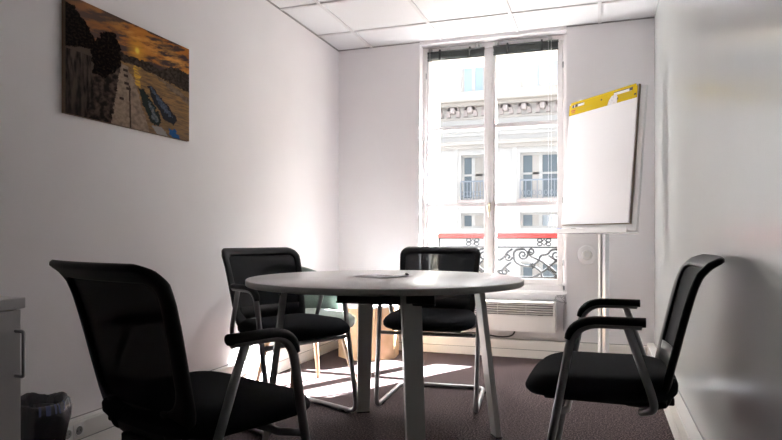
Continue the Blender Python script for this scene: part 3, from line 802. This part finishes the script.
# thin loose wire beside the window
b = B()
pts = [(-0.262, 4.868, 0.520), (-0.262, 4.866, 0.465), (-0.300, 4.866, 0.450), (-0.318, 4.866, 0.475)]
for k in range(22):
    a = k*0.62; pts.append((-0.285+0.034*math.cos(a)+0.002*k*math.sin(k), 4.865-0.0006*k, 0.445+0.028*math.sin(a*0.93)))
pts += [(-0.262, 4.870, 0.40), (-0.262, 4.870, 0.20)]
tube(b, fillet(pts, 0.01, 3), 0.0016, 6)
box(b, -0.268, -0.256, 4.862, 4.8845, 0.515, 0.545)
tag(obj('loose_wire', b, M['tube']), 'thin curled loose wire hanging below the right corner of the window', 'wire')

# round cable outlet on the wall
t = thing('cable_outlet', 'round white cable outlet cover on the wall right of the window', 'cover', (-0.092, YB, 0.785))
def ring_y(b, r0, r1, y0, y1):
    N = 40; v = [[b.verts.new((r*math.cos(2*PI*k/N), yy, r*math.sin(2*PI*k/N))) for k in range(N)] for r, yy in ((r0, 0), (r0, y0), (r1, y1))]
    for A, C in zip(v, v[1:]):
        for k in range(N): b.faces.new((A[k], A[(k+1) % N], C[(k+1) % N], C[k])).smooth = False
    b.faces.new(v[-1])
b = B(); ring_y(b, 0.072, 0.066, -0.007, -0.010); obj('wall_plate', b, M['wall'], t)
b = B(); ring_y(b, 0.038, 0.032, -0.010, -0.022); obj('cap', b, M['white_plastic'], t)
b = B(); N = 32
tube(b, [(0.023*math.cos(2*PI*k/N), -0.0222, 0.023*math.sin(2*PI*k/N)) for k in range(N)], 0.003, 8, closed=True); obj('cap_rim', b, M['trunk'], t)

# ------------------------------------------------------------------ canvas picture
def picture():
    y0, y1, z0, z1, xf = 1.957, 2.760, 1.429, 1.921, XL+0.020
    t = thing('canvas_picture', 'canvas print of a river quay with boats at sunset hanging on the left wall', 'picture', (XL, (y0+y1)/2, (z0+z1)/2))
    W, Hh = y1-y0, z1-z0
    b = B(); box(b, 0.0002, 0.0195, -W/2, W/2, -Hh/2, Hh/2); obj('stretcher', b, M['canvas_edge'], t)
    nx, ny = 320, 200
    me = bpy.data.meshes.new('print')
    vs = [(0.0202, -W/2+W*i/nx, -Hh/2+Hh*j/ny) for j in range(ny+1) for i in range(nx+1)]
    fs = [(j*(nx+1)+i, j*(nx+1)+i+1, (j+1)*(nx+1)+i+1, (j+1)*(nx+1)+i) for j in range(ny) for i in range(nx)]
    me.from_pydata(vs, [], fs)
    ca = me.color_attributes.new('ink', 'FLOAT_COLOR', 'POINT')
    from mathutils import noise as NZ
    def inside(p, poly):
        x, y = p; c = False; j = len(poly)-1
        for i in range(len(poly)):
            xi, yi = poly[i]; xj, yj = poly[j]
            if (yi > y) != (yj > y) and x < (xj-xi)*(y-yi)/(yj-yi)+xi: c = not c
            j = i
        return c
    tree1 = [(-0.1, 0.93), (0.04, 0.93), (0.09, 0.874), (0.147, 0.802), (0.194, 0.722), (0.189, 0.55), (-0.1, 0.54)]
    tree2 = [(0.19, 0.68), (0.242, 0.791), (0.329, 0.846), (0.38, 0.752), (0.39, 0.56), (0.278, 0.40), (0.16, 0.40)]
    wall = [(-0.1, 0.546), (0.17, 0.605), (0.182, 0.446), (0.165, 0.14), (0.124, 0.0), (-0.1, -0.1)]
    quayL = [(0.39, 0.57), (0.17, 0.45), (0.165, 0.2), (0.10, -0.1), (0.32, -0.1), (0.341, 0.232), (0.388, 0.56)]
    quay = [(0.388, 0.581), (0.434, 0.569), (0.502, 0.451), (0.536, 0.299), (0.655, -0.1), (0.30, -0.1), (0.341, 0.232)]
    far = [(0.36, 0.673), (0.474, 0.684), (0.618, 0.682), (0.74, 0.666), (0.788, 0.721), (0.887, 0.746), (1.1, 0.70), (1.1, 0.50), (0.804, 0.565), (0.647, 0.593), (0.502, 0.612), (0.36, 0.594)]
    quayR = [(0.647, 0.593), (0.804, 0.551), (1.1, 0.43), (1.1, 0.33), (0.788, 0.505)]
    boat1 = [(0.603, 0.463), (0.647, 0.457), (0.788, 0.316), (0.877, 0.22), (0.854, 0.124), (0.756, 0.166), (0.663, 0.292)]
    deck1 = [(0.625, 0.452), (0.645, 0.448), (0.785, 0.30), (0.83, 0.215), (0.80, 0.200), (0.70, 0.31)]
    boat2 = [(0.525, 0.387), (0.573, 0.406), (0.647, 0.304), (0.724, 0.157), (0.715, 0.085), (0.632, 0.096), (0.573, 0.245)]
    deck2 = [(0.60, 0.31), (0.63, 0.30), (0.70, 0.17), (0.69, 0.12), (0.65, 0.13)]
    boat3 = [(0.647, 0.073), (0.724, 0.081), (0.80, 0.0), (0.70, -0.05)]
    boat4 = [(0.788, 0.088), (0.854, 0.095), (0.93, -0.02), (0.84, -0.05)]
    refl = [(0.483, 0.606), (0.532, 0.596), (0.55, 0.40), (0.50, 0.43)]
    def fb(x, y, s, seed=0): return NZ.fractal(Vector((x*s, y*s, seed)), 0.8, 2.1, 5)
    def mix(a, c, k): k = max(0, min(1, k)); return tuple(p+(q-p)*k for p, q in zip(a, c))
    cols = []
    for j in range(ny+1):
        for i in range(nx+1):
            u, v = i/nx, j/ny
            wu, wv = u + 0.016*fb(u, v, 26, 3), v + 0.020*fb(u, v, 26, 9)
            p = (wu, wv)
            # sky: streaked orange cloud
            d = math.hypot((u-0.516)*1.6, v-0.759)
            st = fb(u*1.0+v*0.9, v*3.2-u*0.9, 3.4, 1)
            st2 = fb(u*2.0+v*1.6, v*7.5-u*2.2, 3.4, 5)
            c = mix((0.50, 0.19, 0.045), (0.075, 0.052, 0.050), 0.52+1.5*st+1.3*st2)
            c = mix(c, (0.78, 0.38, 0.10), max(0, 0.75-abs(v-0.84+0.25*(u-0.7))*5-abs(u-0.75)) * (0.6-1.6*st2))
            c = mix(c, (0.20, 0.13, 0.10), (u < 0.5)*(0.5-u)*1.4)
            c = mix(c, (0.85, 0.42, 0.06), max(0, 1-d*6.5)**1.2)
            c = mix(c, (1.0, 0.80, 0.12), max(0, 1-d*26)*1.6)
            if v < 0.66:                                             # water
                c = mix((0.34, 0.20, 0.085), (0.17, 0.115, 0.07), 0.5+1.2*fb(u*1.5, v*9, 7, 2))
                c = mix(c, (0.16, 0.12, 0.085), (0.35-v)*1.5)
            if inside(p, refl): c = mix(c, (0.85, 0.50, 0.06), 0.6+fb(u*2, v*12, 6, 4))
            if inside(p, far): c = mix((0.030, 0.024, 0.022), (0.075, 0.060, 0.050), 0.4+fb(u, v, 40, 5))
            if inside(p, quayR): c = mix((0.14, 0.10, 0.07), (0.26, 0.19, 0.13), 0.4+fb(u, v, 30, 6))
            if inside(p, quayL): c = mix((0.028, 0.023, 0.021), (0.14, 0.10, 0.08), 0.25+0.9*fb(u*1.2, v, 22, 7))
            if inside(p, quay):
                c = mix((0.33, 0.25, 0.185), (0.19, 0.145, 0.11), 0.4+fb(u, v, 26, 8))
                if abs(u-(0.455-0.02*(v-0.3))) < 0.006 and v < 0.40: c = (0.06, 0.045, 0.035)
                for qu, qv in ((0.425, 0.48), (0.43, 0.41), (0.445, 0.365), (0.39, 0.255), (0.42, 0.53)):
                    if abs(u-qu) < 0.018 and abs(v-qv) < 0.014: c = (0.05, 0.038, 0.032)
            if inside(p, boat1): c = (0.030, 0.032, 0.040)
            if inside(p, deck1): c = mix((0.10, 0.13, 0.18), (0.05, 0.07, 0.11), 0.5+2*fb(u, v, 50, 3))
            if inside(p, boat2): c = (0.028, 0.036, 0.034)
            if inside(p, deck2): c = mix((0.17, 0.19, 0.19), (0.06, 0.09, 0.11), 0.5+2*fb(u, v, 50, 3))
            if inside(p, boat3): c = (0.30, 0.29, 0.27)
            if inside(p, boat4): c = (0.03, 0.10, 0.26)
            if inside(p, tree1) or inside(p, tree2): c = mix((0.008, 0.007, 0.007), (0.040, 0.029, 0.022), 0.10+1.3*fb(u, v, 60, 11))
            if inside(p, wall):
                c = mix((0.11, 0.085, 0.07), (0.018, 0.015, 0.014), 0.45+1.0*fb(u*4, v*0.5, 12, 12)+0.35*math.sin(u*95))
                if v > 0.545: c = (0.11, 0.085, 0.07)
            cols += [c[0]*0.85, c[1]*0.83, c[2]*0.85, 1.0]
    ca.data.foreach_set('color', cols)
    m = mat('canvas_print', (0.2, 0.1, 0.05), 1.0, spec=0.0)
    nt = m.node_tree; a = nt.nodes.new('ShaderNodeVertexColor'); a.layer_name = 'ink'
    nt.links.new(a.outputs['Color'], nt.nodes['Principled BSDF'].inputs['Base Color'])
    me.materials.append(m)
    # turn the sheet into a thin skin wrapped on the stretcher
    o = bpy.data.objects.new('canvas_print', me); COL.objects.link(o); o.parent = t
picture()

# ------------------------------------------------------------------ cabinet, bin and sockets at the left
def cabinet():
    x1, y0, y1, zt = -1.665, 0.62, 1.405, 0.735
    cx, cy = (XL+0.05+x1)/2, (y0+y1)/2
    t = thing('storage_cabinet', 'low grey storage cabinet with a bar handle at the left edge, beside the waste bin', 'cabinet', (cx, cy, 0))
    def bx(b, a0, a1, c0, c1, d0, d1, bev=0.002): box(b, a0-cx, a1-cx, c0-cy, c1-cy, d0, d1, 0, bev)
    b = B(); bx(b, XL+0.052, x1-0.020, y0, y1, 0.0, zt-0.034); obj('body', b, M['cabinet'], t)
    b = B(); bx(b, XL+0.052, x1+0.008, y0-0.006, y1+0.008, zt-0.0335, zt, 0.003); obj('top', b, M['cabinet_top'], t)
    for c0, c1, hy in ((y0+0.002, (y0+y1)/2-0.002, None), ((y0+y1)/2+0.002, y1-0.002, y1-0.045)):
        b = B(); bx(b, x1-0.0195, x1, c0, c1, 0.04, zt-0.037); d = obj('door', b, M['cabinet'], t)
        hy = c1-0.018
        b = B(); tube(b, fillet([(x1-cx, hy-cy, 0.635), (x1-cx+0.032, hy-cy, 0.635), (x1-cx+0.032, hy-cy, 0.500), (x1-cx, hy-cy, 0.500)], 0.008), 0.0055, 10)
        obj('handle', b, M['handle'], d)
cabinet()

def bin_():
    t = thing('waste_bin', 'waste bin lined with a crumpled black bag beside the grey cabinet', 'bin', (-1.955, 1.70, 0))
    rnd = random.Random(5)
    b = B(); lathe(b, [(0.078, 0.0), (0.080, 0.004), (0.098, 0.285), (0.094, 0.285), (0.076, 0.008)], 40, cap=False)
    lathe(b, [(0.078, 0.0), (0.001, 0.0)], 40, cap=False); obj('bucket', b, M['dark_steel'], t)
    from mathutils import noise as NZ
    b = B(); N = 96; rings = []
    prof = [(0.082, 0.02, .004), (0.088, 0.08, .006), (0.096, 0.14, .009), (0.104, 0.20, .012), (0.112, 0.25, .014), (0.117, 0.29, .012), (0.114, 0.318, .008), (0.107, 0.324, .007), (0.099, 0.312, .006), (0.088, 0.25, .008), (0.075, 0.15, .010), (0.055, 0.09, .012), (0.01, 0.07, .0)]
    for r, z, amp in prof:
        ring = []
        for k in range(N):
            a = 2*PI*k/N
            f = 0.6*NZ.noise(Vector((math.cos(a)*4.5, math.sin(a)*4.5, z*9)))+0.7*NZ.noise(Vector((math.cos(a)*12+z*30, math.sin(a)*12, z*40)))
            rg = 1-2.2*abs(NZ.noise(Vector((math.cos(a)*6+2, math.sin(a)*6, z*12+3)))); rr = r + amp*(0.8*f+0.7*rg)
            zz = z + 0.018*NZ.noise(Vector((math.cos(a)*1.6, math.sin(a)*1.6, 3.1)))*(z/0.32) + amp*0.5*NZ.noise(Vector((math.cos(a)*9, math.sin(a)*9, 8)))
            ring.append(b.verts.new((rr*math.cos(a), rr*math.sin(a), max(0.002, zz))))
        rings.append(ring)
    for i, (A, C) in enumerate(zip(rings, rings[1:])):
        for k in range(N):
            f = b.faces.new((A[k], A[(k+1) % N], C[(k+1) % N], C[k])); f.smooth = True
            if i in (5, 6) and (k < 4 or k > 86) and (k*5) % 7 < 3: f.material_index = 1  # scattered rim faces take the painted bluish glint
    b.faces.new(rings[-1])
    obj('bin_liner', b, [M['bag'], M['bag_glint']], t)
bin_()

def sockets():
    for k, (y, lab) in enumerate(((1.935, 'white round wall socket in the left trunking, the one nearer the waste bin'), (1.992, 'white round wall socket in the left trunking, the one farther from the waste bin'))):
        t = thing('wall_socket', lab, 'socket', (XL+0.0505, y, 0.116), group='wall sockets in the left trunking')
        b = B(); box(b, 0, 0.005, -0.027, 0.027, -0.029, 0.029, bevel=0.002); obj('face_plate', b, M['white_plastic'], t)
        b = B(); N = 28
        tube(b, [(0.0065, 0.0205*math.cos(2*PI*i/N), 0.0205*math.sin(2*PI*i/N)) for i in range(N)], 0.0028, 8, closed=True); obj('socket_rim', b, M['white_plastic'], t)
        b = B(); v = [b.verts.new((0.0054, 0.018*math.cos(2*PI*i/N), 0.018*math.sin(2*PI*i/N))) for i in range(N)]
        v2 = [b.verts.new((0.0058, 0.018*math.cos(2*PI*i/N), 0.018*math.sin(2*PI*i/N))) for i in range(N)]
        b.faces.new(v2); b.faces.new(v[::-1])
        for i in range(N): b.faces.new((v[i], v[(i+1) % N], v2[(i+1) % N], v2[i]))
        obj('socket_well', b, M['line'], t)
        b = B()
        for yy in (-0.0075, 0.0075): tube(b, [(0.0059, yy, 0), (0.0068, yy, 0)], 0.0025, 8)
        obj('pin_hole', b, M['ink'], t)
sockets()

# ------------------------------------------------------------------ light
SKY_BASE, SKY_GLOW = 0.75, 12.0          # brighter sky round the sun
sun = bpy.data.lights.new('sun', 'SUN'); sun.energy = 105; sun.angle = math.radians(0.55); sun.color = (0.965, 0.975, 1.0)
so = bpy.data.objects.new('sun', sun); COL.objects.link(so)
so.rotation_euler = Vector((-0.56, -1.0, -1.03)).to_track_quat('-Z', 'Y').to_euler(); so.location = (4, 12, 9)
w = bpy.data.worlds.new('sky'); S.world = w; w.use_nodes = True
nt = w.node_tree; bg = nt.nodes['Background']
tc = nt.nodes.new('ShaderNodeTexCoord')
dt = nt.nodes.new('ShaderNodeVectorMath'); dt.operation = 'DOT_PRODUCT'; dt.inputs[1].default_value = Vector((0.56, 1.0, 1.03)).normalized()
mr = nt.nodes.new('ShaderNodeMapRange'); mr.inputs['From Min'].default_value = 0.0; mr.inputs['From Max'].default_value = 1.0
pw = nt.nodes.new('ShaderNodeMath'); pw.operation = 'POWER'; pw.inputs[1].default_value = 2.0
ma = nt.nodes.new('ShaderNodeMath'); ma.operation = 'MULTIPLY_ADD'; ma.inputs[1].default_value = SKY_GLOW; ma.inputs[2].default_value = SKY_BASE
rp = nt.nodes.new('ShaderNodeValToRGB')                         # bluer away from the sun
rp.color_ramp.elements[0].color = (0.72, 0.84, 1.0, 1); rp.color_ramp.elements[1].color = (1.0, 0.97, 0.965, 1)
nt.links.new(tc.outputs['Generated'], dt.inputs[0]); nt.links.new(dt.outputs['Value'], mr.inputs['Value'])
nt.links.new(mr.outputs[0], pw.inputs[0]); nt.links.new(pw.outputs[0], ma.inputs[0]); nt.links.new(ma.outputs[0], bg.inputs['Strength'])
nt.links.new(mr.outputs[0], rp.inputs['Fac']); nt.links.new(rp.outputs['Color'], bg.inputs['Color'])
pl = bpy.data.lights.new('window_portal', 'AREA'); pl.shape = 'RECTANGLE'; pl.size = 1.08; pl.size_y = 1.85
pl.cycles.is_portal = True
po = bpy.data.objects.new('window_portal', pl); COL.objects.link(po)
po.location = (-0.82, 5.34, 1.47); po.rotation_euler = (math.radians(90), 0, PI)
po.rotation_euler = Vector((0, -1, 0)).to_track_quat('-Z', 'Z').to_euler()

# ------------------------------------------------------------------ camera
cam = bpy.data.cameras.new('camera'); co = bpy.data.objects.new('camera', cam); COL.objects.link(co)
cam.sensor_width = 36; cam.lens = 614/782*36; cam.shift_y = 17/782; cam.clip_start = 0.05
co.location = (0, 0, 0.918); co.rotation_euler = (math.radians(90), 0, math.radians(18.8))
S.camera = co
S.view_settings.view_transform = 'Standard'; S.view_settings.look = 'None'
S.view_settings.exposure = 1.62; S.view_settings.gamma = 1.0; S.view_settings.use_curve_mapping = False
S.cycles.use_denoising = True
S.cycles.max_bounces = 16; S.cycles.diffuse_bounces = 12; S.cycles.transparent_max_bounces = 16
S.cycles.sample_clamp_indirect = 5
S.cycles.caustics_reflective = False; S.cycles.caustics_refractive = False; S.cycles.blur_glossy = 1.0
S.cycles.use_adaptive_sampling = False
S.cycles.use_guiding = True; S.cycles.use_surface_guiding = True; S.cycles.guiding_training_samples = 64; S.cycles.surface_guiding_probability = 0.7
S.cycles.denoising_input_passes = 'RGB_ALBEDO_NORMAL'; S.cycles.denoising_prefilter = 'ACCURATE'
